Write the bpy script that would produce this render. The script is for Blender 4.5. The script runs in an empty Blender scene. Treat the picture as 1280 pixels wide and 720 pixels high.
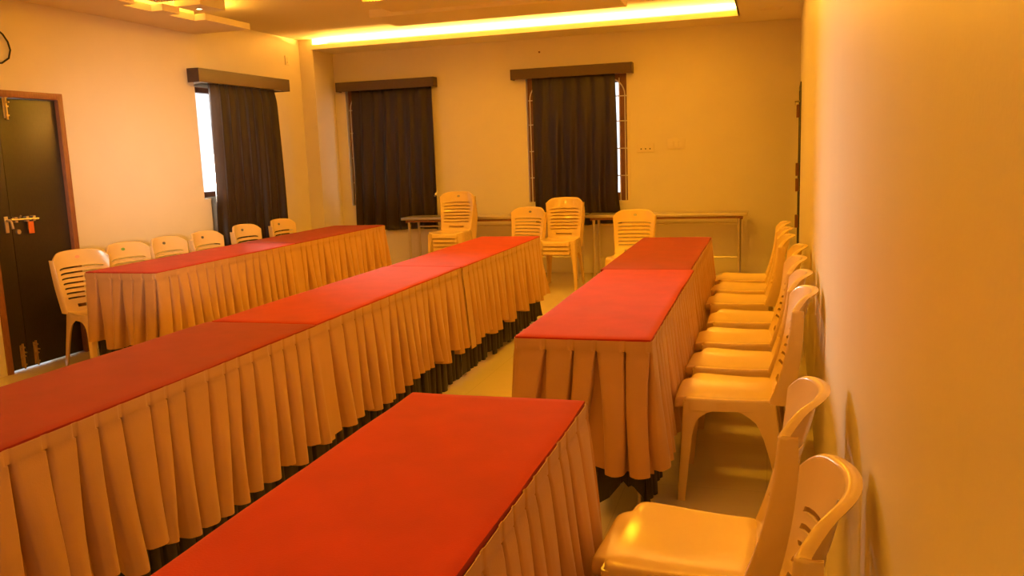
import bpy, bmesh, math, random
from mathutils import Vector, Matrix, noise
from math import sin, cos, pi, radians
random.seed(7)
SC = bpy.context.scene
COL = SC.collection

# ---------------------------------------------------------------- materials
def mat(name, color, rough=0.6, metal=0.0, noise_amt=0.0, noise_scale=20.0, bump=0.0, bump_scale=200.0,
        sheen=0.0, spec=0.5, stretch=None, coat=0.0, emission=None, estr=0.0):
    m = bpy.data.materials.new(name); m.use_nodes = True
    nt = m.node_tree; b = nt.nodes['Principled BSDF']
    b.inputs['Base Color'].default_value = (*color, 1)
    b.inputs['Roughness'].default_value = rough
    b.inputs['Metallic'].default_value = metal
    b.inputs['Specular IOR Level'].default_value = spec
    if sheen: b.inputs['Sheen Weight'].default_value = sheen
    if coat: b.inputs['Coat Weight'].default_value = coat; b.inputs['Coat Roughness'].default_value = .08
    if emission:
        b.inputs['Emission Color'].default_value = (*emission, 1); b.inputs['Emission Strength'].default_value = estr
    tc = nt.nodes.new('ShaderNodeTexCoord'); vec = tc.outputs['Object']
    if stretch:
        mp = nt.nodes.new('ShaderNodeMapping'); mp.inputs['Scale'].default_value = stretch
        nt.links.new(vec, mp.inputs['Vector']); vec = mp.outputs['Vector']
    if noise_amt:
        n = nt.nodes.new('ShaderNodeTexNoise'); n.inputs['Scale'].default_value = noise_scale; n.inputs['Detail'].default_value = 5
        nt.links.new(vec, n.inputs['Vector'])
        r = nt.nodes.new('ShaderNodeValToRGB')
        r.color_ramp.elements[0].position = .3; r.color_ramp.elements[1].position = .7
        r.color_ramp.elements[0].color = (*[c*(1-noise_amt) for c in color], 1)
        r.color_ramp.elements[1].color = (*[min(1, c*(1+noise_amt)) for c in color], 1)
        nt.links.new(n.outputs['Fac'], r.inputs['Fac']); nt.links.new(r.outputs['Color'], b.inputs['Base Color'])
    if bump:
        n2 = nt.nodes.new('ShaderNodeTexNoise'); n2.inputs['Scale'].default_value = bump_scale; n2.inputs['Detail'].default_value = 3
        nt.links.new(vec, n2.inputs['Vector'])
        bp = nt.nodes.new('ShaderNodeBump'); bp.inputs['Strength'].default_value = bump; bp.inputs['Distance'].default_value = .004
        nt.links.new(n2.outputs['Fac'], bp.inputs['Height']); nt.links.new(bp.outputs['Normal'], b.inputs['Normal'])
    return m

def cloth_mat(name, color, freq=900.0, sheen=.3, var=.06, rough=.85, spec=.2):
    m = mat(name, color, rough=rough, noise_amt=var, noise_scale=6, sheen=sheen, spec=spec)
    nt = m.node_tree; b = nt.nodes['Principled BSDF']; tc = [n for n in nt.nodes if n.type == 'TEX_COORD'][0]
    w = nt.nodes.new('ShaderNodeTexNoise'); w.inputs['Scale'].default_value = freq/4
    nt.links.new(tc.outputs['Object'], w.inputs['Vector'])
    bp = nt.nodes.new('ShaderNodeBump'); bp.inputs['Strength'].default_value = .25; bp.inputs['Distance'].default_value = .002
    nt.links.new(w.outputs['Fac'], bp.inputs['Height']); nt.links.new(bp.outputs['Normal'], b.inputs['Normal'])
    return m

def tile_floor():
    m = mat('floor_tile', (.74, .63, .46), rough=.16, spec=.5)
    nt = m.node_tree; b = nt.nodes['Principled BSDF']; tc = [n for n in nt.nodes if n.type == 'TEX_COORD'][0]
    br = nt.nodes.new('ShaderNodeTexBrick'); br.offset = 0; br.inputs['Scale'].default_value = 1
    br.inputs['Brick Width'].default_value = .6; br.inputs['Row Height'].default_value = .6
    br.inputs['Mortar Size'].default_value = .0025
    br.inputs['Color1'].default_value = (.74, .63, .46, 1); br.inputs['Color2'].default_value = (.72, .61, .44, 1)
    br.inputs['Mortar'].default_value = (.64, .54, .39, 1)
    nt.links.new(tc.outputs['Object'], br.inputs['Vector']); nt.links.new(br.outputs['Color'], b.inputs['Base Color'])
    return m

def glass_mat():
    m = bpy.data.materials.new('window_glass'); m.use_nodes = True
    nt = m.node_tree; nt.nodes.remove(nt.nodes['Principled BSDF']); out = nt.nodes['Material Output']
    t = nt.nodes.new('ShaderNodeBsdfTransparent'); g = nt.nodes.new('ShaderNodeBsdfGlossy'); g.inputs['Roughness'].default_value = .02
    mx = nt.nodes.new('ShaderNodeMixShader'); mx.inputs[0].default_value = .06
    nt.links.new(t.outputs[0], mx.inputs[1]); nt.links.new(g.outputs[0], mx.inputs[2]); nt.links.new(mx.outputs[0], out.inputs[0])
    return m

M = dict(
    wall=mat('cream_wall_paint', (.80, .72, .56), rough=.42, bump=.12, bump_scale=90, noise_amt=.015, noise_scale=3),
    ceil=mat('ceiling_paint', (.84, .75, .58), rough=.7, bump=.05, bump_scale=60),
    floor=tile_floor(),
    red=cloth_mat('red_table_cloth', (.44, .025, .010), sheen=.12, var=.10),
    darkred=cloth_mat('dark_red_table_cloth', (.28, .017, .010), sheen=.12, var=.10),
    tan=cloth_mat('tan_skirt_cloth', (.53, .29, .125), sheen=.2, var=.05, rough=.6, spec=.35),
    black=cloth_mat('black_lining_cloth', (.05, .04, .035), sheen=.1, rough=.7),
    curtain=cloth_mat('brown_curtain_cloth', (.055, .031, .020), sheen=.1, rough=.38, spec=.6),
    plastic=mat('cream_moulded_plastic', (.80, .58, .28), rough=.18, spec=.5, noise_amt=.02, noise_scale=4),
    pelmet=mat('pelmet_laminate', (.085, .047, .028), rough=.45, noise_amt=.15, noise_scale=30, stretch=(1, 1, 12)),
    door=mat('dark_door_laminate', (.035, .026, .02), rough=.3, noise_amt=.2, noise_scale=25, stretch=(8, 8, 1)),
    wood=mat('reddish_wood', (.27, .11, .055), rough=.42, noise_amt=.2, noise_scale=18, stretch=(10, 10, 1)),
    steel=mat('brushed_steel', (.74, .66, .52), rough=.32, metal=.75),
    brass=mat('brass_metal', (.75, .60, .33), rough=.3, metal=1.0),
    grill=mat('cream_grill_paint', (.80, .72, .55), rough=.5),
    glass=glass_mat(),
    ply=mat('table_plywood', (.16, .09, .05), rough=.55, noise_amt=.2, noise_scale=10, stretch=(1, 8, 1)),
    cable=mat('black_cable_rubber', (.02, .02, .02), rough=.5),
    plate=mat('cream_socket_plastic', (.80, .71, .54), rough=.35),
    hole=mat('socket_hole', (.03, .02, .02), rough=.6),
    orange=mat('orange_tag_plastic', (.75, .18, .04), rough=.45),
    green=mat('green_foil_sticker', (.22, .50, .12), rough=.3, metal=.4),
    grey=mat('grey_foil_sticker', (.20, .19, .16), rough=.3, metal=.5),
    silver=mat('silver_foil_sticker', (.75, .72, .66), rough=.25, metal=.6),
    pink=mat('pink_foil_sticker', (.80, .40, .32), rough=.3, metal=.3),
    ground=mat('outside_concrete', (.6, .58, .54), rough=.9, bump=.2, bump_scale=30),
    led=mat('led_strip_light', (1, .8, .4), emission=(1.0, .72, .34), estr=40),
    lamp=mat('downlight_lens', (1, .9, .7), emission=(1.0, .72, .38), estr=14),
)

# ---------------------------------------------------------------- mesh helpers
def finish(bm, angle=38, smooth=True):
    bmesh.ops.recalc_face_normals(bm, faces=bm.faces)
    if smooth:
        for f in bm.faces: f.smooth = True
        for e in bm.edges:
            if len(e.link_faces) == 2 and e.calc_face_angle(0) > radians(angle): e.smooth = False

def obj(name, bm, material, parent=None, angle=38, smooth=True, loc=None):
    finish(bm, angle, smooth)
    me = bpy.data.meshes.new(name); bm.to_mesh(me); bm.free()
    me.materials.append(material)
    o = bpy.data.objects.new(name, me); COL.objects.link(o)
    if parent: o.parent = parent
    if loc: o.location = loc
    return o

def tag(o, label=None, cat=None, group=None, kind=None):
    if label: o['label'] = label
    if cat: o['category'] = cat
    if group: o['group'] = group
    if kind: o['kind'] = kind
    return o

def empty(name, loc=(0, 0, 0), rz=0, **k):
    o = bpy.data.objects.new(name, None); COL.objects.link(o)
    o.empty_display_size = .1; o.location = loc; o.rotation_euler = (0, 0, rz)
    return tag(o, **k)

def box(bm, x0, x1, y0, y1, z0, z1, bevel=0.0, seg=2):
    r = bmesh.ops.create_cube(bm, size=1)
    vs = r['verts']
    for v in vs:
        v.co.x = x0 if v.co.x < 0 else x1
        v.co.y = y0 if v.co.y < 0 else y1
        v.co.z = z0 if v.co.z < 0 else z1
    if bevel:
        es = list({e for v in vs for e in v.link_edges})
        bmesh.ops.bevel(bm, geom=es, offset=bevel, segments=seg, affect='EDGES', profile=.6)
    return bm

def B(*a, **k):
    return box(bmesh.new(), *a, **k)

def tube(bm, pts, r, n=8, cap=True):
    pts = [Vector(p) for p in pts]; rings = []
    up = None
    for i, p in enumerate(pts):
        d = (pts[min(i+1, len(pts)-1)] - pts[max(i-1, 0)]).normalized()
        if up is None: up = d.orthogonal().normalized()
        up = (up - d*up.dot(d)).normalized(); s = d.cross(up)
        rr = r[i] if isinstance(r, (list, tuple)) else r
        rings.append([bm.verts.new(p + up*cos(2*pi*k/n)*rr + s*sin(2*pi*k/n)*rr) for k in range(n)])
    for a, b in zip(rings, rings[1:]):
        for k in range(n): bm.faces.new((a[k], a[(k+1) % n], b[(k+1) % n], b[k]))
    if cap: bm.faces.new(rings[0][::-1]); bm.faces.new(rings[-1])
    return bm

def loft(bm, rings, closed=True, cap=True):
    R = [[bm.verts.new(p) for p in r] for r in rings]
    n = len(R[0])
    for a, b in zip(R, R[1:]):
        for k in range(n if closed else n-1):
            bm.faces.new((a[k], a[(k+1) % n], b[(k+1) % n], b[k]))
    if cap: bm.faces.new(R[0][::-1]); bm.faces.new(R[-1])
    return R

def lerp(a, b, t): return a + (b-a)*t
def table_of(keys, x):
    for (a, va), (b, vb) in zip(keys, keys[1:]):
        if x <= b or b == keys[-1][0]:
            t = max(0, min(1, (x-a)/(b-a))); return va + (vb-va)*t

# ---------------------------------------------------------------- room numbers (metres; camera stands at x=0, y=0)
XL, XR, YB, YF = -5.33, .30, 10.10, -2.6
ZC = 2.95
XW = -5.60          # window recess of the left wall
YS = 7.24           # where the recess begins
YP = 9.60           # pier in the far left corner
T = .2
def S(name, bm, m, parent=None, smooth=False):
    o = obj(name, bm, m, parent, smooth=smooth)
    if not parent: o['kind'] = 'structure'
    return o

S('floor', B(XW-.15, XR, YF, YB, -.12, 0), M['floor'])
# ceiling: raised slab, soffits, lips, stepped left strip, hanging panel
bm = B(XW-.15, XR+.1, YF-.1, YB+.2, ZC, ZC+.1)
S('ceiling', bm, M['ceil'])
bm = bmesh.new()
box(bm, -5.42, XR, 9.55, YB, 2.82, 2.835)            # back soffit
box(bm, -5.42, -.325, 9.55, 9.57, 2.835, 2.875)          # its lip
S('trim_1', bm, M['ceil'])
bm = bmesh.new()
box(bm, -.34, XR, YF, 9.55, 2.82, 2.835)             # right soffit
box(bm, -.345, -.325, YF, 9.57, 2.82, 2.875)
S('trim_2', bm, M['ceil'])
# left strip with a stepped edge
xa, xb = -4.725, -4.835
ys = [YS, 6.57, 6.23, 6.02, 5.70, 5.44, 5.12, 4.87, 4.56, 4.30, 3.98, 3.72, 3.40, 3.14, 2.8, 2.5]
pts = [(XL, YS), ]
wide = True
edge = []
for i in range(len(ys)-1):
    x = xa if wide else xb
    edge += [(x, ys[i]), (x, ys[i+1])]; wide = not wide
outline = [(XL, YS)] + edge + [(xb, YF), (XL, YF)]
bm = bmesh.new()
lo = [bm.verts.new((x, y, 2.72)) for x, y in outline]; hi = [bm.verts.new((x, y, 2.775)) for x, y in outline]
bm.faces.new(lo); bm.faces.new(hi[::-1])
for k in range(len(lo)):
    bm.faces.new((lo[k], lo[(k+1) % len(lo)], hi[(k+1) % len(lo)], hi[k]))
S('trim_3', bm, M['ceil'])
# square blocks over the notches carrying the downlights
for y0, y1 in ((6.22, 6.56), (5.70, 6.00), (5.12, 5.42), (4.56, 4.86)):
    blk = obj('ceiling_block', B(-4.76, -4.51, y0, y1, 2.78, ZC), M['ceil'], smooth=False)
    blk['kind'] = 'structure'; blk.name = 'trim_4'
    yc = (y0+y1)/2-.01
    d = empty('downlight', (-4.64, yc, 2.78),
              label={6.22: 'small lit downlight in the ceiling block nearest the curtained left window',
                     5.70: 'small lit downlight in the second ceiling block from the left window'}.get(y0, 'small downlight in a nearer ceiling block above the door'),
              cat='downlight', group='downlights of the stepped ceiling')
    b2 = bmesh.new(); loft(b2, [[(cos(a)*.022, sin(a)*.022, z) for a in [2*pi*k/20 for k in range(20)]] for z in (-.004, .002)])
    obj('lens', b2, M['lamp'], d)
    b2 = bmesh.new()
    loft(b2, [[(cos(a)*r, sin(a)*r, z) for a in [2*pi*k/20 for k in range(20)]] for r, z in ((.022, -.002), (.024, -.007), (.034, -.006), (.036, 0))], cap=False)
    obj('trim_ring', b2, M['ceil'], d)
# hanging two-step panel in front of the back cove
bm = bmesh.new()
box(bm, -3.87, -1.38, 8.05, 8.70, 2.87, ZC)
S('trim_5', bm, M['ceil'])
bm = bmesh.new()
box(bm, -3.62, -1.55, 7.4, 8.05, 2.905, ZC)
S('trim_6', bm, M['ceil'])

# walls with openings
def wall_with_holes(name, plane, u0, u1, z0, z1, a0, a1, holes, m):
    """plane 'x': wall spans y=u, thickness x a0..a1; plane 'y': spans x=u, thickness y a0..a1"""
    us = sorted({u0, u1, *[h[0] for h in holes], *[h[1] for h in holes]})
    zs = sorted({z0, z1, *[h[2] for h in holes], *[h[3] for h in holes]})
    bm = bmesh.new(); V = {}
    def v(a, u, z):
        k = (a, u, z)
        if k not in V: V[k] = bm.verts.new((a, u, z) if plane == 'x' else (u, a, z))
        return V[k]
    nu, nz = len(us)-1, len(zs)-1
    def solid(i, j):
        if i < 0 or j < 0 or i >= nu or j >= nz: return False
        um, zm = (us[i]+us[i+1])/2, (zs[j]+zs[j+1])/2
        return not any(h[0] < um < h[1] and h[2] < zm < h[3] for h in holes)
    for i in range(nu):
        for j in range(nz):
            if not solid(i, j): continue
            A, Bu, C, D = us[i], us[i+1], zs[j], zs[j+1]
            for a in (a0, a1): bm.faces.new((v(a, A, C), v(a, Bu, C), v(a, Bu, D), v(a, A, D)))
            if not solid(i-1, j): bm.faces.new((v(a0, A, C), v(a1, A, C), v(a1, A, D), v(a0, A, D)))
            if not solid(i+1, j): bm.faces.new((v(a0, Bu, C), v(a1, Bu, C), v(a1, Bu, D), v(a0, Bu, D)))
            if not solid(i, j-1): bm.faces.new((v(a0, A, C), v(a1, A, C), v(a1, Bu, C), v(a0, Bu, C)))
            if not solid(i, j+1): bm.faces.new((v(a0, A, D), v(a1, A, D), v(a1, Bu, D), v(a0, Bu, D)))
    return S(name, bm, m)

W1 = (-5.26, -4.09, .87, 2.36)      # back windows: x0 x1 z0 z1
W2 = (-2.84, -1.62, .87, 2.36)
WA = (7.30, 8.62, 1.14, 2.26)       # left window: y0 y1
DL = (4.69, 5.49, 0, 2.06)
DR = (9.12, 9.98, 0, 2.08)
WR = (.2-2.2, .2-.6, .95, 2.25)     # made-up opening behind the camera for the added fill light
wall_with_holes('wall_back', 'y', XW-.15, XR+.0, 0, ZC, YB, YB+T, [W1, W2], M['wall'])
wall_with_holes('wall_left', 'x', YF, YS, 0, ZC, XL-.27-.15, XL, [DL, (7.145, YS, 1.14, 2.26)], M['wall'])
wall_with_holes('wall_left_recess', 'x', YS, YB, 0, ZC, XW-.15, XW, [WA], M['wall'])
wall_with_holes('wall_right', 'x', YF, YB+T, 0, ZC, XR, XR+T, [DR, WR], M['wall'])
PIV = Vector((XR, YB, 0)); ANG = -.0137
def turn(o):
    Rm = Matrix.Rotation(ANG, 4, 'Z'); p = o.location.copy()
    o.location = PIV + Rm @ (p-PIV); o.rotation_euler = (0, 0, ANG)
turn(bpy.data.objects['wall_right'])
S('wall_rear', B(XW-.15, XR+T, YF-.2, YF, 0, ZC), M['wall'])
S('wall_pier', B(XW, -5.41, YP, YB, 0, ZC), M['wall'])
S('ground_outside', B(-14, 6, YF-6, 18, -.35, -.13), M['ground'])

# ---------------------------------------------------------------- windows
def grill(bm, u0, u1, z0, z1, place, r=.008):
    """arched grill: verticals near both sides, arch at top, level bars"""
    w = u1-u0
    def P(u, z): return place(u, z)
    rad = .20
    for s, ub in ((1, u0+.02), (-1, u1-.02)):
        a = [P(ub, z0), P(ub, z1-rad-.05)]
        for k in range(1, 9):
            t = k/8*pi/2
            a.append(P(ub + s*rad*(1-cos(t)), z1-rad-.05+rad*sin(t)))
        tube(bm, a, r, 6)
    tube(bm, [P(u0+.02+rad, z1-.05), P(u1-.02-rad, z1-.05)], r, 6)
    for z in (z0+.30, z0+.62, z0+.94, z1-rad-.06):
        tube(bm, [P(u0, z), P(u1, z)], r*.8, 6)
    for k in range(0, 7):
        u = u0 + .085 + (w-.17)*k/6; tube(bm, [P(u, z0), P(u, z1-.05)], r*.8, 6)

def back_window(name, W, gap_right):
    x0, x1, z0, z1 = W
    root = empty(name, ((x0+x1)/2, YB, z0)); root['kind'] = 'structure'
    ox, oy, oz = root.location
    def loc(bm):
        bmesh.ops.translate(bm, verts=bm.verts, vec=(-ox, -oy, -oz)); return bm
    bm = bmesh.new(); y0, y1 = YB+.07, YB+.12
    f = .115 if not gap_right else .098
    box(bm, x0, x0+f, y0, y1, z0, z1); box(bm, x1-f, x1, y0, y1, z0, z1)
    box(bm, x0+f, x1-f, y0, y1, z0, z0+f); box(bm, x0+f, x1-f, y0, y1, z1-f, z1)
    box(bm, (x0+x1)/2-.02, (x0+x1)/2+.02, y0, y1, z0+f, z1-f)
    obj('window_frame', loc(bm), M['wood'], root, smooth=False)
    obj('pane', loc(B(x0+f, x1-f, y0+.02, y0+.025, z0+f, z1-f)), M['glass'], root, smooth=False)
    bm = bmesh.new(); grill(bm, x0+.01, x1-.01, z0, z1, lambda u, z: (u, YB+.05, z))
    obj('grill', loc(bm), M['grill'], root)
    bm = bmesh.new(); box(bm, x0-.03, x1+.03, YB-.015, YB+.06, z0-.02, z0+.004)
    obj('window_sill', loc(bm), M['plate'], root, smooth=False)
    bm = bmesh.new()
    box(bm, x0-.035, x0, YB-.008, YB+.0, z0, z1); box(bm, x1, x1+.035, YB-.008, YB+.0, z0, z1)
    obj('reveal_trim', loc(bm), M['plate'], root, smooth=False)
back_window('window_1', W1, False)
back_window('window_2', W2, True)
# left window
y0, y1, z0, z1 = WA
root = empty('window_3', (XW, (y0+y1)/2, z0)); root['kind'] = 'structure'
def locw(bm):
    bmesh.ops.translate(bm, verts=bm.verts, vec=(-XW, -(y0+y1)/2, -z0)); return bm
bm = bmesh.new(); f = .05; xa_, xb_ = XW-.11, XW-.06
box(bm, xa_, xb_, y0, y0+f*.5, z0, z1); box(bm, xa_, xb_, y1-f, y1, z0, z1)
box(bm, xa_, xb_+.02, y0, y1, z0, z0+f); box(bm, xa_, xb_+.02, y0, y1, z1-f, z1)
obj('window_frame', locw(bm), M['wood'], root, smooth=False)
obj('pane', locw(B(XW-.09, XW-.085, y0, y1, z0, z1)), M['glass'], root, smooth=False)
obj('window_sill', locw(B(XW-.06, XW+.03, y0-.02, y1+.02, z0-.025, z0)), M['grill'], root, smooth=False)
# unseen window made up behind the camera to frame the fill light
y0r, y1r, z0r, z1r = WR
root = empty('added_window', (XR, (y0r+y1r)/2, z0r)); root['kind'] = 'structure'
bm = bmesh.new()
for a, b, c, d in ((y0r, y0r+.05, z0r, z1r), (y1r-.05, y1r, z0r, z1r), (y0r, y1r, z0r, z0r+.05), (y0r, y1r, z1r-.05, z1r)):
    box(bm, .06, .11, a-(y0r+y1r)/2, b-(y0r+y1r)/2, c-z0r, d-z0r)
obj('window_frame', bm, M['wood'], root, smooth=False)
turn(root)
obj('pane', B(.08, .085, -(y1r-y0r)/2, (y1r-y0r)/2, 0, z1r-z0r), M['glass'], root, smooth=False)

# ---------------------------------------------------------------- pelmets and curtains
def pelmet(label, x0, x1, y0, y1, z0, z1, extra=None):
    bm = bmesh.new(); t = .018
    w, d, h = x1-x0, y1-y0, z1-z0
    if extra is None:   # on the back wall: opens to +y
        box(bm, 0, w, 0, t, 0, h, .002); box(bm, 0, w, t, d, h-t, h)
        box(bm, 0, t, t, d, 0, h-t); box(bm, w-t, w, t, d, 0, h-t)
    else:               # on the left wall: face towards +x
        box(bm, w-t, w, 0, d, 0, h, .002)
        box(bm, 0, w-t, 0, d, h-t, h)
        box(bm, 0, w-t, 0, t, 0, h-t); box(bm, extra, w-t, d-t, d, 0, h-t)
        box(bm, extra, 0, YS-y0+.01, d, h-t, h)
    o = obj('curtain_pelmet', bm, M['pelmet'], loc=(x0, y0, z0), smooth=False)
    return tag(o, label, 'pelmet', 'curtain pelmets')
pelmet('dark brown boxed pelmet over the back window near the left corner', -5.33, -3.985, YB-.13, YB, 2.33, 2.445)
pelmet('dark brown boxed pelmet over the back window in the middle of the back wall', -2.995, -1.535, YB-.13, YB, 2.345, 2.465)
pelmet('dark brown boxed pelmet over the bright window on the left wall', XL, XL+.13, 7.05, 8.66, 2.255, 2.385, extra=-.27)

def curtain(name, label, L_top, L_bot, H, place, folds, amp, seed, nx=200, nz=28, flare=None):
    rnd = random.Random(seed); bm = bmesh.new(); rows = []
    ph = [rnd.uniform(0, 6.28) for _ in range(5)]
    for j in range(nz+1):
        t = j/nz; row = []
        for i in range(nx+1):
            s = i/nx
            side = flare(t) if flare else (0, 0)
            u = (s-.5)*lerp(L_top, L_bot, t) + side[0]*(1-s) + side[1]*s
            sw = s + .010*sin(5*s*pi+ph[0]+2.2*t)*t + .006*sin(3.1*t+ph[1])
            a = amp*(.35+.65*t)
            d = a*(sin(2*pi*folds*sw+ph[2]) + .45*sin(2*pi*folds*.43*sw+ph[3]+.6*t) + .25*sin(2*pi*folds*1.9*sw+ph[4]*t))
            d += (1-min(1, t*14))*amp*.25*sin(2*pi*folds*2.0*s)
            row.append(bm.verts.new(place(u, d, H*(1-t) + .008*sin(9*s+ph[0])*t)))
        rows.append(row)
    for a, b in zip(rows, rows[1:]):
        for i in range(nx): bm.faces.new((a[i], a[i+1], b[i+1], b[i]))
    bmesh.ops.solidify(bm, geom=bm.faces[:], thickness=.003)
    return bm

root = empty('window_curtain', (-4.60, 10.03, .56), label='dark brown curtain hanging over the left of the two back windows', cat='curtain', group='dark pleated curtains')
obj('cloth', curtain('c', '', 1.07, 1.09, 1.80, lambda u, d, z: (u, d, z), 7, .026, 1,
                     flare=lambda t: (-.03*t, .025)), M['curtain'], root, angle=180)
bm = bmesh.new(); tube(bm, [(.535, .0, .42), (.56, -.02, .44), (.575, -.01, .47)], [.012, .02, .01], 10)
obj('tie_hook', bm, M['steel'], root)
root = empty('window_curtain', (-2.245, 10.03, .60), label='dark brown curtain over the middle back window, daylight showing along its right edge', cat='curtain', group='dark pleated curtains')
obj('cloth', curtain('c', '', 1.00, 1.02, 1.78, lambda u, d, z: (u, d, z), 6, .027, 2,
                     flare=lambda t: (0, .015*sin(t*3)+(.05 if t > .8 else 0)*(t-.8)*5)), M['curtain'], root, angle=180)
root = empty('window_curtain', (XL+.052, 7.875, .42), label='dark brown curtain over the bright window on the left wall', cat='curtain', group='dark pleated curtains')
obj('cloth', curtain('c', '', 1.20, 1.24, 1.87, lambda u, d, z: (d, u, z), 8, .026, 3,
                     flare=lambda t: (-.05*t**2, .03*t - .05*max(0, 1-t*12))), M['curtain'], root, angle=180)
bm = bmesh.new(); tube(bm, [(0, -.78, 1.85), (0, .72, 1.85)], .010, 8)
obj('rod', bm, M['steel'], root)

# ---------------------------------------------------------------- doors
# left double door
ya, yb, _, zt = DL
d1 = empty('door_1', (XL, (ya+yb)/2, 0)); d1['kind'] = 'structure'
yc = (ya+yb)/2; ym = 4.905
bm = bmesh.new()
box(bm, -.10, .012, ya-yc, ya-yc+.05, 0, zt, .003); box(bm, -.10, .012, yb-yc-.05, yb-yc, 0, zt, .003)
box(bm, -.10, .012, ya-yc+.05, yb-yc-.05, zt-.05, zt, .003)
obj('door_frame', bm, M['wood'], d1)
for a, b in ((ya+.053, ym-.002), (ym+.002, yb-.053)):
    lf = obj('door_leaf', B(-.06, -.02, a-yc, b-yc, .012, zt-.055, .002), M['door'], d1)
def bolt(y, z0, z1, r=.008):
    bm = bmesh.new()
    box(bm, -.02, -.015, y-yc-.018, y-yc+.018, z0, z1, .001)
    tube(bm, [(-.006, y-yc, z0-.01), (-.006, y-yc, z1+.01)], r, 8)
    for z in (z0+.02, (z0+z1)/2, z1-.02): box(bm, -.016, .004, y-yc-.013, y-yc+.013, z-.006, z+.006, .001)
    tube(bm, [(-.002, y-yc, (z0+z1)/2+.03), (.025, y-yc, (z0+z1)/2+.03)], .006, 8)
    return obj('tower_bolt', bm, M['brass'], d1)
bolt(4.975, 1.86, 2.03); bolt(4.855, .02, .19); bolt(4.975, .02, .19)
bm = bmesh.new()
tube(bm, [(.004, 4.885-yc, 1.125), (.004, 5.13-yc, 1.115)], .008, 8)
for y in (4.93, 5.03, 5.09): box(bm, -.02, .008, y-yc-.012, y-yc+.012, 1.10, 1.14, .002)
tube(bm, [(.0, 4.95-yc, 1.12), (.03, 4.95-yc, 1.15)], .006, 8)
obj('slide_latch', bm, M['steel'], d1)
bm = bmesh.new(); tube(bm, [(-.02, 4.86-yc, 1.12), (.02, 4.86-yc, 1.12), (.03, 4.86-yc, 1.11), (.03, 4.87-yc, 1.06)], .010, 8)
box(bm, -.02, -.012, 4.845-yc, 4.875-yc, 1.03, 1.15, .002)
obj('door_handle', bm, M['steel'], d1)
bm = bmesh.new(); tube(bm, [(-.02, 4.95-yc, 1.03), (-.004, 4.95-yc, 1.03)], .018, 14)
obj('keyhole_rose', bm, M['steel'], d1)
tg = tag(obj('key_tag', B(-.004, .004, -.024, .024, -.045, .045, .003), M['orange'], loc=(XL+.014, 5.045, 1.055)),
         'small orange tag hanging from the latch of the dark left door', 'tag')
# right door, seen edge on
ya, yb, _, zt = DR; yc2 = (ya+yb)/2
d2 = empty('door_2', (XR, yc2, 0)); d2['kind'] = 'structure'
bm = bmesh.new()
box(bm, -.010, .10, ya-yc2, ya-yc2+.05, 0, zt, .003); box(bm, -.010, .10, yb-yc2-.05, yb-yc2, 0, zt, .003)
box(bm, -.010, .10, ya-yc2+.05, yb-yc2-.05, zt-.05, zt, .003)
obj('door_frame', bm, M['door'], d2)
obj('door_leaf', B(.0, .04, ya-yc2+.053, yb-yc2-.053, .01, zt-.055, .002), M['door'], d2)
for z in (.55, .95, 1.12, 1.75):
    obj('hinge', B(-.035, 0, yb-yc2-.10, yb-yc2-.02, z, z+.14, .004), M['wood'], d2)
turn(d2)
bm = bmesh.new(); tube(bm, [(0, .30, 1.92), (-.05, .30, 1.92), (-.05, .30, 1.88)], .008, 8)
obj('tower_bolt', bm, M['steel'], d2)

# ---------------------------------------------------------------- wall fittings
def socket(name, label, cat, loc, w, h, axis='y', dots=3, switches=0):
    root = empty(name, loc, label=label, cat=cat)
    ry = (lambda bm: bm) if axis == 'y' else (lambda bm: (bmesh.ops.rotate(bm, verts=bm.verts, cent=(0, 0, 0), matrix=Matrix.Rotation(pi/2, 3, 'Z')), bm)[1])
    obj('face_plate', ry(B(-w/2, w/2, -.012, 0, -h/2, h/2, .003)), M['plate'], root)
    for k in range(dots):
        bm = bmesh.new(); x = (k-(dots-1)/2)*w*.26
        tube(bm, [(x, -.0135, -h*.12), (x, -.010, -h*.12)], .008, 10); obj('socket_hole', ry(bm), M['hole'], root)
    for k in range(switches):
        x = (k-(switches-1)/2)*w*.26
        obj('switch_rocker', ry(B(x-w*.11, x+w*.11, -.017, -.011, -h*.28, h*.28, .002)), M['plate'], root)
    return root
socket('wall_socket', 'cream three-hole socket plate on the back wall right of the middle window', 'socket', (-1.405, YB, 1.485), .20, .10, dots=3)
socket('switch_plate', 'cream switch plate on the back wall, right of the three-hole socket', 'switch', (-1.05, YB, 1.52), .20, .12, dots=0, switches=3)
socket('switch_plate', 'small cream plate high on the left wall beside the far corner', 'switch', (XW, 9.30, 2.68), .09, .11, axis='x', dots=0, switches=1)
bm = bmesh.new(); tube(bm, [(0, 0, 0), (0, -.02, 0)], [.012, .008], 10)
tag(obj('wall_nail', bm, M['wood'], loc=(-2.66, YB, 2.66)), 'tiny dark nail high on the back wall above the middle pelmet', 'nail')
bm = bmesh.new()
pts = [(.02, 4.86, 2.50), (.02, 4.95, 2.485), (.018, 5.0, 2.455), (.015, 5.04, 2.405), (.012, 5.056, 2.35), (.012, 5.035, 2.29), (.012, 4.97, 2.25), (.012, 4.86, 2.24), (.012, 4.76, 2.27), (.012, 4.70, 2.36), (.014, 4.74, 2.46), (.018, 4.86, 2.50)]
tube(bm, [(XL+x, y, z) for x, y, z in pts], .0065, 8)
tag(obj('hanging_cable', bm, M['cable']), 'loop of black cable hanging on the left wall above the door', 'cable')
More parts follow.
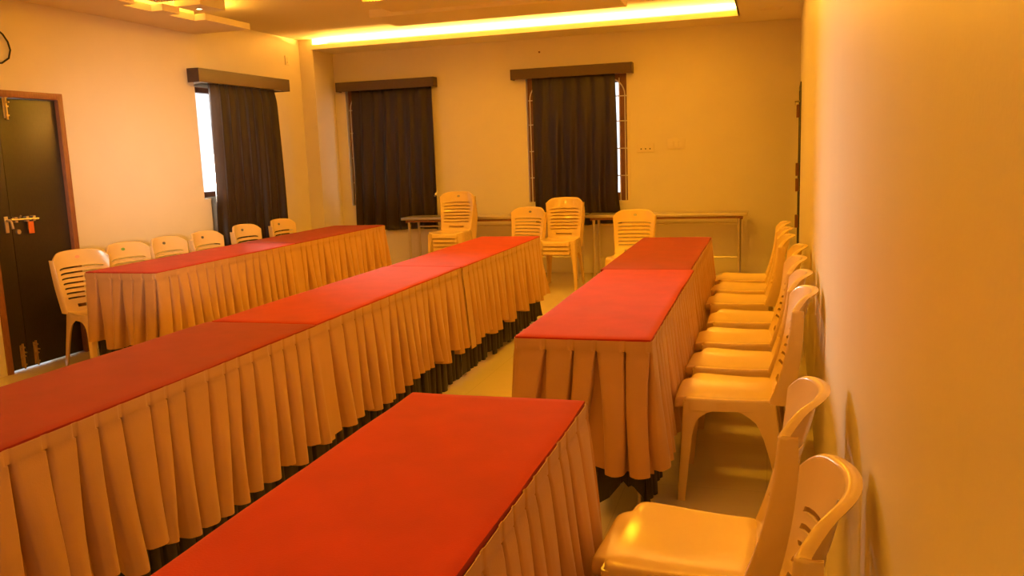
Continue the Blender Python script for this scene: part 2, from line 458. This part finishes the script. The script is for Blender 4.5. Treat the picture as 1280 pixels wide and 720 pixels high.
def vent(label, y):
    root = empty('ceiling_vent', (-.02, y, 2.82), label=label, cat='vent', group='faint slotted fittings in the right soffit')
    obj('vent_frame', B(-.12, .12, -.07, .07, -.006, 0, .002), M['ceil'], root)
    for k in range(3): obj('slat', B(-.105, .105, -.05+k*.04, -.03+k*.04, -.011, -.005, .001), M['ceil'], root)
vent('pale slotted fitting in the right ceiling edge, the one closer to the back wall', 9.25)
vent('pale slotted fitting in the right ceiling edge, at the very top of the photo', 8.35)

# ---------------------------------------------------------------- tables
def banquet_table(label, x0, x1, y0, y1, top=.745):
    root = empty('banquet_table', ((x0+x1)/2, (y0+y1)/2, 0), label=label, cat='table', group='banquet tables under red cloths')
    w, l = (x1-x0)/2, (y1-y0)/2
    obj('tabletop', B(-w+.01, w-.01, -l+.008, l-.008, top-.025, top, .003), M['ply'], root)
    for sy in (-1, 1):
        for sx in (-1, 1):
            bm = bmesh.new(); x, y = sx*(w-.06), sy*(l-.13)
            tube(bm, [(x, y, top-.025), (x, y, .02)], .0125, 10); tube(bm, [(x, y, .02), (x, y, 0)], [.016, .016], 10)
            obj('leg', bm, M['steel'], root)
        bm = bmesh.new(); tube(bm, [(-w+.06, sy*(l-.13), .30), (w-.06, sy*(l-.13), .30)], .010, 8)
        obj('stretcher', bm, M['steel'], root)
    return root

def red_cloth(label, x0, x1, y0, y1, z=.757, seed=0, drop=.020, m='red'):
    """thin felt top cloth laid on the table; edges rolled over"""
    bm = bmesh.new(); nx, ny = 16, 44; cx, cy = (x0+x1)/2, (y0+y1)/2
    rnd = random.Random(seed); ox, oy = rnd.uniform(0, 50), rnd.uniform(0, 50)
    prof = [(0, 0)]
    us = [0, .012/(x1-x0)] + [k/nx for k in range(1, nx)] + [1-.012/(x1-x0), 1]
    vs = [0, .012/(y1-y0)] + [k/ny for k in range(1, ny)] + [1-.012/(y1-y0), 1]
    rows = []
    def edge_wob(s, k): return .006*noise.noise(Vector((s*2.2+ox, k*7.3, oy)))
    for j, v in enumerate(vs):
        row = []
        for i, u in enumerate(us):
            x, y = lerp(x0, x1, u), lerp(y0, y1, v)
            zz = z + .0018*noise.noise(Vector((x*3+ox, y*3+oy, 0))) + .0008*noise.noise(Vector((x*14+ox, y*14+oy, 2)))
            e = min(i, len(us)-1-i, j, len(vs)-1-j)
            if e == 0: zz -= .004
            if i in (0, len(us)-1): x += edge_wob(y, i)
            if j in (0, len(vs)-1): y += edge_wob(x, j)*.7
            row.append(bm.verts.new((x-cx, y-cy, zz-z)))
        rows.append(row)
    for a, b in zip(rows, rows[1:]):
        for i in range(len(us)-1): bm.faces.new((a[i], a[i+1], b[i+1], b[i]))
    # hem
    ring = rows[0][:] + [r[-1] for r in rows[1:]] + rows[-1][-2::-1] + [r[0] for r in rows[-2:0:-1]]
    low = [bm.verts.new((v.co.x*1.0, v.co.y, v.co.z-drop*(.8+.35*noise.noise(Vector((v.co.y*4+ox, v.co.x*4, 3)))))) for v in ring]
    n = len(ring)
    for k in range(n): bm.faces.new((ring[k], ring[(k+1) % n], low[(k+1) % n], low[k]))
    inn = [bm.verts.new((v.co.x*.985, v.co.y*.995, v.co.z)) for v in low]
    for k in range(n): bm.faces.new((low[k], low[(k+1) % n], inn[(k+1) % n], inn[k]))
    o = obj('tablecloth', bm, M[m], loc=(cx, cy, z), angle=60)
    return tag(o, label, 'tablecloth', 'red table cloths')

def pleat_sheet(path, z_top, z_bot, seed, spacing=.115, amp=.050, flare=.05, band=.045, hem=.0, hemf=None, steps=11, nz=16, off=0.0, thick=.002, lift=None):
    """cloth hung along a polyline path [(x,y)...]; outward is to the right of travel"""
    rnd = random.Random(seed)
    segs = []; tot = 0
    P = [Vector((*p, 0)) for p in path]
    for a, b in zip(P, P[1:]):
        segs.append((a, b, tot, (b-a).length)); tot += (b-a).length
    # pleat boundaries with jitter
    bounds = [0.0]
    while bounds[-1] < tot-.04: bounds.append(bounds[-1] + spacing*rnd.uniform(.72, 1.28))
    bounds[-1] = tot
    info = [(rnd.uniform(.75, 1.15), rnd.uniform(-.04, .04), rnd.uniform(-.014, .014), rnd.uniform(.0, 1)) for _ in bounds]
    S_, PH, ID = [], [], []
    PS = [0, .05, .09, .18, .30, .42, .54, .62, .66, .70, .74, .82, .92]
    for k in range(len(bounds)-1):
        a, b = bounds[k], bounds[k+1]
        for q in PS:
            S_.append(lerp(a, b, q)); PH.append(q); ID.append(k)
    S_.append(tot); PH.append(0.0); ID.append(len(bounds)-2)
    def corner_out(s):
        for a, b, s0, l in segs:
            if s <= s0+l+1e-9:
                d = (b-a).normalized(); nrm = Vector((d.y, -d.x, 0))
                return a + d*(s-s0), nrm, d, s-s0, l
    cols = []
    nseg = len(segs)
    for s, p, k in zip(S_, PH, ID):
        pos, nrm, d, ls, l = corner_out(s)
        # blend normals near corners
        idx = [i for i, (a, b, s0, ll) in enumerate(segs) if s <= s0+ll+1e-9][0]
        R = .05
        if ls < R and idx > 0:
            d0 = (segs[idx-1][1]-segs[idx-1][0]).normalized(); n0 = Vector((d0.y, -d0.x, 0))
            t = .5+.5*ls/R; nrm = (n0*(1-t)+nrm*t); nrm *= 1/max(.6, nrm.length)
        if l-ls < R and idx < nseg-1:
            d1_ = (segs[idx+1][1]-segs[idx+1][0]).normalized(); n1 = Vector((d1_.y, -d1_.x, 0))
            t = .5+.5*(l-ls)/R; nrm = (n1*(1-t)+nrm*t); nrm *= 1/max(.6, nrm.length)
        cols.append((pos, nrm, d, p, k))
    bm = bmesh.new(); rows = []; back = []
    zs = [0, band*.5, band*.92, band] + [band + (z_top-z_bot-band)*((j+1)/nz)**1.0 for j in range(nz)]
    H = z_top-z_bot
    for h in zs:
        t = h/H; row = []; brow = []
        below = max(0.0, (h-band)/(H-band))
        for (pos, nrm, d, p, k), s in zip(cols, S_):
            A, drift, hj, asy = info[k]
            # box pleat: a raised fold with undercut edges, then a sunk strip that opens downwards
            w_ = bounds[k+1]-bounds[k]
            if s < .07 or s > tot-.05: lvl = 1.0
            elif p < .05 or p > .72: lvl = 0.0
            elif p < .09 or p > .66: lvl = .75
            else: lvl = 1.0 + .38*(sin(pi*(p-.09)/.57)-.3*asy)*below
            depth = .07 if h < band*.95 else lerp(.62, 1.0, min(1, below*2.5))
            o = A*amp*depth*(lvl-1) + flare*below**.9 + off
            if h == band: o -= .0015
            # fold edges: overlap the sunk strip near the top, draw apart below
            shut = lerp(.26, .0, below**.75) if h >= band*.95 else .12
            lat = 0.0
            if .62 <= p <= .74: lat = w_*shut
            elif p in (.82, .92): lat = w_*shut*.4
            if p in (.05, .09): lat = -w_*.03
            lat += drift*below + .010*sin(3*below+asy*6)*below
            e = min(1, min(s, tot-s)/.1); lat *= e
            z = z_top - h + (0 if h < zs[-1] else hj) + (hj*below)
            if lift: z += lift(s)*below
            if hemf: z += hemf(s, p)*below
            pt = pos + nrm*o + d*lat; pb = pt - nrm*thick
            row.append(bm.verts.new((pt.x, pt.y, z))); brow.append(bm.verts.new((pb.x, pb.y, z)))
        rows.append(row); back.append(brow)
    n = len(rows[0])
    for a, b in zip(rows, rows[1:]):
        for i in range(n-1): bm.faces.new((a[i], a[i+1], b[i+1], b[i]))
    for a, b in zip(back, back[1:]):
        for i in range(n-1): bm.faces.new((a[i+1], a[i], b[i], b[i+1]))
    for i in range(n-1):
        bm.faces.new((rows[0][i+1], rows[0][i], back[0][i], back[0][i+1]))
        bm.faces.new((rows[-1][i], rows[-1][i+1], back[-1][i+1], back[-1][i]))
    for j in range(len(rows)-1):
        bm.faces.new((rows[j][0], rows[j+1][0], back[j+1][0], back[j][0]))
        bm.faces.new((rows[j+1][-1], rows[j][-1], back[j][-1], back[j+1][-1]))
    return bm, tot

def skirt(label, path, seed, tan_bot=.24, z_top=.748, black_bot=.035, flare=.05, lift=None, spacing=.102):
    cx, cy = path[0]
    root = empty('table_skirt', (cx, cy, 0), label=label, cat='table skirt', group='tan pleated table skirts')
    rel = [(x-cx, y-cy) for x, y in path]
    bm, tot = pleat_sheet(rel, z_top, tan_bot, seed, flare=flare, spacing=spacing, off=.012)
    obj('pleated_cloth', bm, M['tan'], root, angle=75)
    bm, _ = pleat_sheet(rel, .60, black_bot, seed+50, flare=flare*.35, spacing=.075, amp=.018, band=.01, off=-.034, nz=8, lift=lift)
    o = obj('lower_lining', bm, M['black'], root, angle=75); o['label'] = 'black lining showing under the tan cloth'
    return root

TABLES = [
 # key, x0, x1, y0, y1
 ('fore',  -1.045, -.515, .47, 2.335),
 ('R1',    -.958, -.435, 3.155, 5.055),
 ('R2',    -.985, -.455, 5.065, 6.955),
 ('M1',    -2.485, -1.930, 1.42, 3.275),
 ('M2',    -2.470, -1.935, 3.285, 5.135),
 ('M3',    -2.455, -1.925, 5.145, 7.11),
 ('L1',    -4.620, -4.040, 4.80, 6.615),
 ('L2',    -4.640, -4.040, 6.625, 8.45),
]
DESC = {
 'fore': 'nearest table at the bottom centre',
 'R1': 'front table of the right row',
 'R2': 'rear table of the right row',
 'M1': 'nearest table of the long middle row',
 'M2': 'central table of the long middle row',
 'M3': 'farthest table of the long middle row',
 'L1': 'front table of the left row',
 'L2': 'rear table of the left row',
}
for n, (k, x0, x1, y0, y1) in enumerate(TABLES):
    banquet_table('folding banquet table under red cloth, ' + DESC[k], x0, x1, y0, y1)
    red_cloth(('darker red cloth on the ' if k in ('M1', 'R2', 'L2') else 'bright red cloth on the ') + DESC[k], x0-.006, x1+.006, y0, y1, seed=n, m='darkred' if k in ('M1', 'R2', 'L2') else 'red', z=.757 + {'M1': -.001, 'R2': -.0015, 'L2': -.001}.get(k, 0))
    o = .002
    if k in ('fore',): path = [(x1+o, y0-.012), (x1+o, y1+o), (x0-o, y1+o)]
    elif k in ('R1', 'L1'): path = [(x0-o, y1), (x0-o, y0-o), (x1+o, y0-o), (x1+o, y1)]
    elif k in ('R2', 'M2', 'L2', 'M1', 'M3'): path = [(x1+o, y0-.02), (x1+o, y1+.015)]
    # outward is right of travel; flip for +x sides travelled towards +y: right of (0,1) is (+1,0) -> outward
    if k in ('M3', 'R2', 'L2'): path = [(x1+o, y0-.012), (x1+o, y1+o), (x0-o, y1+o)]
    if k == 'M1': path = [(x0-o, y0-o), (x1+o, y0-o), (x1+o, y1+.015)]
    if k in ('R1', 'L1'):
        # travel: far-left corner -> near-left -> near-right -> far-right ; outward right side of travel is needed
        path = [(x0-o, y0+.6), (x0-o, y0-o), (x1+o, y0-o), (x1+o, y1)]
    lift = None
    if k == 'R1':
        # pulled aside near the right front leg so that the leg shows
        L = .6
        lift = lambda s: .14*max(0, 1-abs(s-(L+.44))/.09)**.7 + .03*max(0, 1-abs(s-(L+.30))/.15)
    black = {'M1': .02, 'M2': .02, 'M3': .03}.get(k, .04)
    skirt('tan pleated skirt around the ' + DESC[k], path, 11+n*3, tan_bot={'R1': .25, 'L1': .24, 'fore': .2}.get(k, .235),
          black_bot=black, flare={'fore': .06, 'R1': .045}.get(k, .04), lift=lift)

# ---------------------------------------------------------------- steel tables along the back wall
def steel_table(label, x0, x1, y0=9.55, y1=9.94, top=.745):
    root = empty('steel_table', ((x0+x1)/2, (y0+y1)/2, 0), label=label, cat='table', group='long steel framed tables at the back wall')
    w, l = (x1-x0)/2, (y1-y0)/2
    obj('tabletop', B(-w, w, -l, l, top-.032, top, .006), M['steel'], root)
    bm = bmesh.new()
    for sy in (-1, 1): box(bm, -w+.06, w-.06, sy*(l-.03)-.012, sy*(l-.03)+.012, top-.058, top-.034, .002)
    for sx in (-1, 1): box(bm, sx*(w-.06)-.012, sx*(w-.06)+.012, -l+.03, l-.03, top-.07, top-.036, .002)
    obj('under_frame', bm, M['wood'], root)
    for sx in (-1, 1):
        for sy in (-1, 1):
            bm = bmesh.new(); tube(bm, [(sx*(w-.09), sy*(l-.045), top-.036), (sx*(w-.09), sy*(l-.045), 0)], .017, 12)
            obj('leg', bm, M['steel'], root)
    bm = bmesh.new(); tube(bm, [(-w+.09, l-.045, .22), (w-.09, l-.045, .22)], .010, 8)
    tube(bm, [(-w+.09, l-.045, .61), (w-.09, l-.045, .61)], .010, 8)
    obj('stretcher', bm, M['steel'], root)
steel_table('long steel topped table along the back wall below the left window', -4.335, -2.06)
steel_table('long steel topped table along the back wall, right half below the sockets', -2.03, -.235)

# ---------------------------------------------------------------- the moulded plastic chair (front towards +x)
def chair_seat():
    half = [(.222, 0), (.222, .05), (.221, .10), (.219, .138), (.210, .149), (.186, .151), (.176, .155), (.174, .172), (.173, .192),
            (.162, .206), (.12, .209), (.04, .205), (-.04, .197), (-.12, .190), (-.165, .186), (-.182, .176), (-.187, .14), (-.188, .07), (-.188, 0)]
    poly = half + [(x, -y) for x, y in half[-2:0:-1]]
    # resample
    P = [Vector((*p, 0)) for p in poly]; n = len(P); N = 112
    L = [0]
    for i in range(n): L.append(L[-1] + (P[(i+1) % n]-P[i]).length)
    out = []
    for k in range(N):
        s = L[-1]*k/N
        i = max(j for j in range(n) if L[j] <= s+1e-9)
        t = (s-L[i])/max(1e-9, L[i+1]-L[i]); out.append(P[i].lerp(P[(i+1) % n], t))
    for _ in range(1): out = [(out[i-1]+out[i]*2+out[(i+1) % N])/4 for i in range(N)]
    c = Vector((.01, 0, 0)); bm = bmesh.new(); rings = []
    def zt(x, y, s):   # dished top, front rolls down
        r2 = ((x-.0)/.2)**2*.5 + (y/.2)**2*.8
        z = .442 - .016*max(0, 1-r2) + .012*max(0, y*y/.04-.45)
        z -= .014*max(0, (x-.14)/.08)**2
        return z
    for s, dz, zz in ((.15, 0, None), (.35, 0, None), (.55, 0, None), (.72, 0, None), (.84, 0, None), (.92, -.0005, None), (.965, -.002, None), (.988, -.006, None), (1.0, -.014, None), (1.006, -.026, None), (1.012, 0, .385), (.99, 0, .383), (.975, 0, .42)):
        ring = []
        for p in out:
            q = c + (p-c)*s; z = zz if zz else zt(q.x, q.y, s)+dz
            if zz and zz < .39: # apron deeper in the middle of the front
                z = zz + .008*(abs(q.y) > .15) 
            ring.append(bm.verts.new((q.x, q.y, z)))
        rings.append(ring)
    for a, b in zip(rings, rings[1:]):
        for k in range(N): bm.faces.new((a[k], b[k], b[(k+1) % N], a[(k+1) % N]))
    cv = bm.verts.new((c.x, c.y, zt(c.x, 0, 0)))
    for k in range(N): bm.faces.new((cv, rings[0][k], rings[0][(k+1) % N]))
    return bm

def chair_back():
    """slatted, hooped backrest with rolled rim"""
    z_b = .425
    def ztop(u): 
        a = abs(u); return .872 - .016*a*a - .040*max(0, (a-.62)/.38)**2.2
    def hw(z): return table_of([(.42, .176), (.50, .182), (.62, .192), (.74, .201), (.82, .207), (.90, .207)], z)
    def surf(u, v):
        zt_ = ztop(u); z = z_b + v*(zt_-z_b)
        t = (z-z_b)/.45
        x = -.178 - .150*t - .012*sin(pi*t) + (.018+.062*t**1.5)*abs(u)**2.1
        z2 = z - .022*(1-u*u)*(t)*(1-v)*2
        if .245 <= v < .80 and abs(u) < .88:
            fr = ((v-.245)/.082) % 1; x += .006*(.5-fr)
        return Vector((x, u*hw(z), z2))
    slots = [(.095, .150, .50)] + [(.245+.082*k, .245+.082*k+.026, .84) for k in range(7)]
    vs = [0, .05]
    for a, b, _ in slots: vs += [a, b]
    vs += [.80, .84, .88, .92, .95, .975, .99, 1.0]
    extra = []
    for a, b in zip(vs, vs[1:]):
        if b-a > .05: extra.append((a+b)/2)
    vs = sorted(set(vs+extra))
    us = [-1, -.97, -.9, -.82, -.74, -.62, -.50, -.38, -.25, -.12, 0, .12, .25, .38, .50, .62, .74, .82, .9, .97, 1]
    fl = [(.005, -.002), (.010, -.008), (.013, -.022), (.014, -.046)]          # side flange (out, back)
    tf = [(.004, -.003), (.007, -.010), (.006, -.020), (.003, -.028)]      # top flange (up, back)
    bm = bmesh.new(); grid = []
    def P(iu, iv):
        # iu in range(-4, len(us)+4), iv in range(0, len(vs)+4)
        u = us[max(0, min(len(us)-1, iu))]; v = vs[min(len(vs)-1, iv)]
        p = surf(u, v)
        w = lerp(1.9, 1.0, v**.8)   # flange deeper towards the seat
        ou = 0; ov = 0
        if iu < 0: ou = -iu
        if iu >= len(us): ou = iu-len(us)+1
        if iv >= len(vs): ov = iv-len(vs)+1
        sgn = -1 if iu < 0 else 1
        if ou and ov:
            a, b = fl[ou-1], tf[ov-1]; k = .75
            p += Vector((min(a[1]*w, b[1]), sgn*a[0]*k, b[0]*k))
        elif ou: a = fl[ou-1]; p += Vector((a[1]*w, sgn*a[0], 0))
        elif ov: b = tf[ov-1]; p += Vector((b[1], 0, b[0]))
        return p
    for iv in range(len(vs)+4):
        grid.append([bm.verts.new(P(iu, iv)) for iu in range(-4, len(us)+4)])
    def is_slot(iu, iv):
        if iv+1 >= len(vs) or iu < 0 or iu+1 >= len(us): return False
        vm, um = (vs[iv]+vs[iv+1])/2, (us[iu]+us[iu+1])/2
        return any(a < vm < b and abs(um) < w for a, b, w in slots)
    for iv in range(len(grid)-1):
        for c in range(len(grid[0])-1):
            if is_slot(c-4, iv): continue
            bm.faces.new((grid[iv][c], grid[iv][c+1], grid[iv+1][c+1], grid[iv+1][c]))
    bmesh.ops.recalc_face_normals(bm, faces=bm.faces)
    bmesh.ops.solidify(bm, geom=bm.faces[:], thickness=.004)
    return bm, surf

def chair_leg(front, s):
    """L section, arched into the seat at the top"""
    zs = [.428, .405, .385, .365, .345, .32, .28, .20, .10, .015, 0]
    if front:
        wx = [(0, .034), (.2, .042), (.30, .047), (.345, .058), (.365, .072), (.385, .100), (.405, .155), (.428, .175)]
        wy = [(0, .030), (.2, .036), (.30, .040), (.345, .048), (.365, .058), (.385, .080), (.405, .10), (.428, .12)]
    else:
        wx = [(0, .042), (.2, .056), (.30, .070), (.345, .088), (.365, .108), (.385, .138), (.405, .19), (.428, .20)]
        wy = [(0, .030), (.2, .038), (.30, .044), (.345, .055), (.365, .065), (.385, .09), (.405, .12), (.428, .14)]
    rings = []
    for z in zs:
        t = 1-z/.43
        if front: cx, cy = lerp(.178, .204, t), lerp(.206, .222, t)
        elif 0: pass
        else: cx, cy = lerp(-.192, -.262, t**1.15), lerp(.190, .214, t)
        a, b = table_of(wx, z), table_of(wy, z); th = .006; r = .012
        dx = -1 if front else 1   # direction of the arm along x (inwards)
        pts = [(a, 0), (r, 0), (r*.29, r*.29), (0, r), (0, b), (th, b), (th, r), (r*.6, r*.6+th*.3), (r, th), (a, th)]
        rings.append([(cx+dx*px, s*(cy-py), z) for px, py in pts])
    bm = bmesh.new(); loft(bm, rings)
    return bm

ME = {}
def build_chair_parts(sticker):
    root = empty('plastic_chair')
    if not ME:
        o = obj('seat', chair_seat(), M['plastic'], root, angle=50); ME['seat'] = o.data
        bm, surf = chair_back(); ME['surf'] = surf
        o = obj('backrest', bm, M['plastic'], root, angle=50); ME['backrest'] = o.data
        for fr in (True, False):
            for s in (-1, 1):
                o = obj('leg', chair_leg(fr, s), M['plastic'], root, angle=45); ME[('leg', fr, s)] = o.data
    else:
        for nm in ('seat', 'backrest', ('leg', True, -1), ('leg', True, 1), ('leg', False, -1), ('leg', False, 1)):
            o = bpy.data.objects.new(nm if isinstance(nm, str) else 'leg', ME[nm]); COL.objects.link(o); o.parent = root
    if sticker:
        key = 'st_'+sticker
        if key not in ME:
            bm = bmesh.new(); surf = ME['surf']; c = surf(0, .90); n = 18
            vs_ = []
            for k in range(n):
                a = 2*pi*k/n; u = .085*cos(a); v = .90+.024*sin(a); p = surf(u, v); vs_.append((p.x+.0035, p.y, p.z))
            loft(bm, [[(x-.002, y, z) for x, y, z in vs_], vs_])
            o = obj('sticker', bm, M[sticker], root); ME[key] = o.data
        else:
            o = bpy.data.objects.new('sticker', ME[key]); COL.objects.link(o); o.parent = root
        if sticker != 'plain': o['label'] = sticker + ' round sticker'
    return root

def chair(label, x, y, deg, sticker=None, z=0.0, group='cream plastic chairs', tilt=0.0):
    r = build_chair_parts(sticker)
    r.location = (x, y, z); r.rotation_euler = (0, 0, radians(deg))
    r['label'] = label; r['category'] = 'chair'; r['group'] = group
    return r

# right-hand row, facing the right table (front towards -x)
G = 'cream plastic chairs along the right wall'
ch = 'cream chair by the right wall, '
chair(ch+'nearest one, only its back in view', -.192, 1.56, 177, 'grey', group=G)
chair(ch+'second nearest, glossy seat facing the nearest red table', -.208, 2.155, 176, None, group=G)
chair(ch+'third nearest, at the near end of the right tables', -.160, 3.66, 180, None, group=G)
chair(ch+'fourth counted from the nearest', -.160, 4.17, 178, None, group=G)
chair(ch+'fifth counted from the nearest', -.165, 4.70, 181, None, group=G)
chair(ch+'sixth counted from the nearest', -.140, 5.26, 180, None, group=G)
chair(ch+'seventh counted from the nearest', -.195, 5.88, 180, None, group=G)
chair(ch+'last but one before the back wall', -.195, 6.40, 179, None, group=G)
chair(ch+'farthest one, closest to the back wall', -.200, 6.90, 180, None, group=G)
# left-hand row behind the left tables, facing +x
G = 'cream plastic chairs along the left wall'
ch = 'cream chair behind the left tables, '
for (hx, hy, deg, st, lab) in (
    (-4.995, 5.12, -20, 'pink', 'nearest one, standing in front of the dark door'),
    (-5.005, 5.61, -8, 'green', 'with a green sticker, just right of the door'),
    (-4.965, 6.05, -3, 'grey', 'third from the door, before the plain wall'),
    (-4.935, 6.53, -2, 'grey', 'fourth from the door, just left of the curtain'),
    (-5.00, 7.24, -3, 'grey', 'fifth from the door, in front of the curtain'),
    (-5.00, 7.90, -3, 'grey', 'farthest one, at the right edge of the curtain')):
    a = radians(deg)
    chair(ch+lab, hx+.315*cos(a), hy+.315*sin(a), deg, st, group=G)
# stacks at the back
def stack(n, x, y, deg, where, sticker, group):
    a = radians(deg)
    names = {0: 'bottom chair', n-1: 'top chair'}
    for k in range(n):
        nm = names.get(k, ['', 'second chair from the floor', 'third chair from the floor', 'fourth chair from the floor', 'fifth chair from the floor'][k])
        lab = ('cream %s of the stack %s' % (nm, where)) if n > 1 else 'single cream plastic chair ' + where
        chair(lab, x+cos(a)*.010*k, y+sin(a)*.010*k, deg, sticker, z=.0465*k, group=group)
stack(5, -3.47, 9.02, -90, 'in front of the left steel table', 'silver', 'tall stack of cream chairs by the left back window')
stack(1, -2.64, 8.86, -102, 'behind the far end of the middle table row', 'grey', 'lone cream chairs near the back wall')
stack(3, -2.195, 9.0, -90, 'in front of the middle curtain', 'silver', 'stack of three cream chairs by the middle curtain')
stack(1, -1.305, 8.18, -92, 'behind the far end of the right table row', 'silver', 'lone cream chairs near the back wall')

# ---------------------------------------------------------------- light
def area(name, loc, direction, sx, sy, power, color, spread=180):
    l = bpy.data.lights.new(name, 'AREA'); l.shape = 'RECTANGLE'; l.size = sx; l.size_y = sy
    l.energy = power; l.color = color; l.spread = radians(spread)
    o = bpy.data.objects.new(name, l); COL.objects.link(o); o.location = loc
    d = Vector(direction).normalized()
    X = Vector((1, 0, 0)) if abs(d.z) > .9 else d.cross(Vector((0, 0, 1)))
    X = (X - d*X.dot(d)).normalized(); Z = -d; Y = Z.cross(X)
    o.rotation_euler = Matrix((X, Y, Z)).transposed().to_euler()
    return o
WARM = (1.0, .47, .014)
COVE = (1.0, .51, .07)
DAY = (1.0, .93, .86)
def led(name, label, p0, p1):
    bm = bmesh.new(); tube(bm, [p0, p1], .007, 8)
    return tag(obj(name, bm, M['led']), label, 'led strip')
led('led_strip', 'glowing light strip in the long ceiling cove along the back wall', (-5.38, 9.76, 2.843), (-.36, 9.76, 2.843))
area('cove_back', (-2.87, 9.76, 2.850), (0, 0, 1), 5.0, .05, 600, COVE)
area('cove_right', (-.22, 4.6, 2.850), (0, 0, 1), .05, 9.6, 280, WARM)
area('cove_left', (-5.02, 4.5, 2.79), (0, 0, 1), .04, 5.3, 90, COVE)
for x, y, p in ((-1.1, 4.6, 33), (-3.3, 4.6, 16), (-1.2, 7.0, 31), (-3.3, 7.2, 30), (-1.2, 1.6, 12), (-3.3, .4, 6), (-2.6, -1.3, 20)):
    a = area('warm_fill', (x, y, 2.94), (0, 0, -1), .35, .35, p, WARM)  # unseen warm fills added under the ceiling to brighten tables and walls
# daylight outside the slit of the left window, then an added unseen fill
area('daylight_left', (XW-.055, 7.51, 1.70), (1, -.60, -.12), .18, 1.02, 14, DAY, spread=36)
area('fill_rear', (XR+.16, -1.2, 1.6), (-.59, .807, -.012), .9, .8, 5.5, DAY, spread=15)  # day-coloured fill added out of view to brighten the left wall
w = bpy.data.worlds.new('World'); SC.world = w; w.use_nodes = True
w.node_tree.nodes['Background'].inputs[0].default_value = (.92, .96, 1, 1)
w.node_tree.nodes['Background'].inputs[1].default_value = 1.6

# ---------------------------------------------------------------- camera
yaw, pitch, roll, fpx = 0.29851738, 0.1568386, -0.03630263, 1058.765
cy_, sy_ = cos(yaw), sin(yaw)
fw = Vector((-sy_*cos(pitch), cy_*cos(pitch), -sin(pitch))); r = Vector((cy_, sy_, 0)); u = r.cross(fw)
r2 = r*cos(roll)+u*sin(roll); u2 = -r*sin(roll)+u*cos(roll)
cam = bpy.data.cameras.new('camera'); co = bpy.data.objects.new('camera', cam); COL.objects.link(co)
cam.sensor_fit = 'HORIZONTAL'; cam.sensor_width = 36; cam.lens = fpx/1280*36; cam.clip_start = .02
mw = Matrix((r2, u2, -fw)).transposed().to_4x4(); mw.translation = Vector((0, 0, 1.47)); co.matrix_world = mw
SC.camera = co

SC.view_settings.view_transform = 'Standard'; SC.view_settings.look = 'None'
SC.view_settings.gamma = 1; SC.view_settings.use_curve_mapping = False; SC.view_settings.exposure = 0.0
SC.cycles.use_denoising = True
SC.cycles.max_bounces = 10; SC.cycles.diffuse_bounces = 6; SC.cycles.sample_clamp_indirect = 6
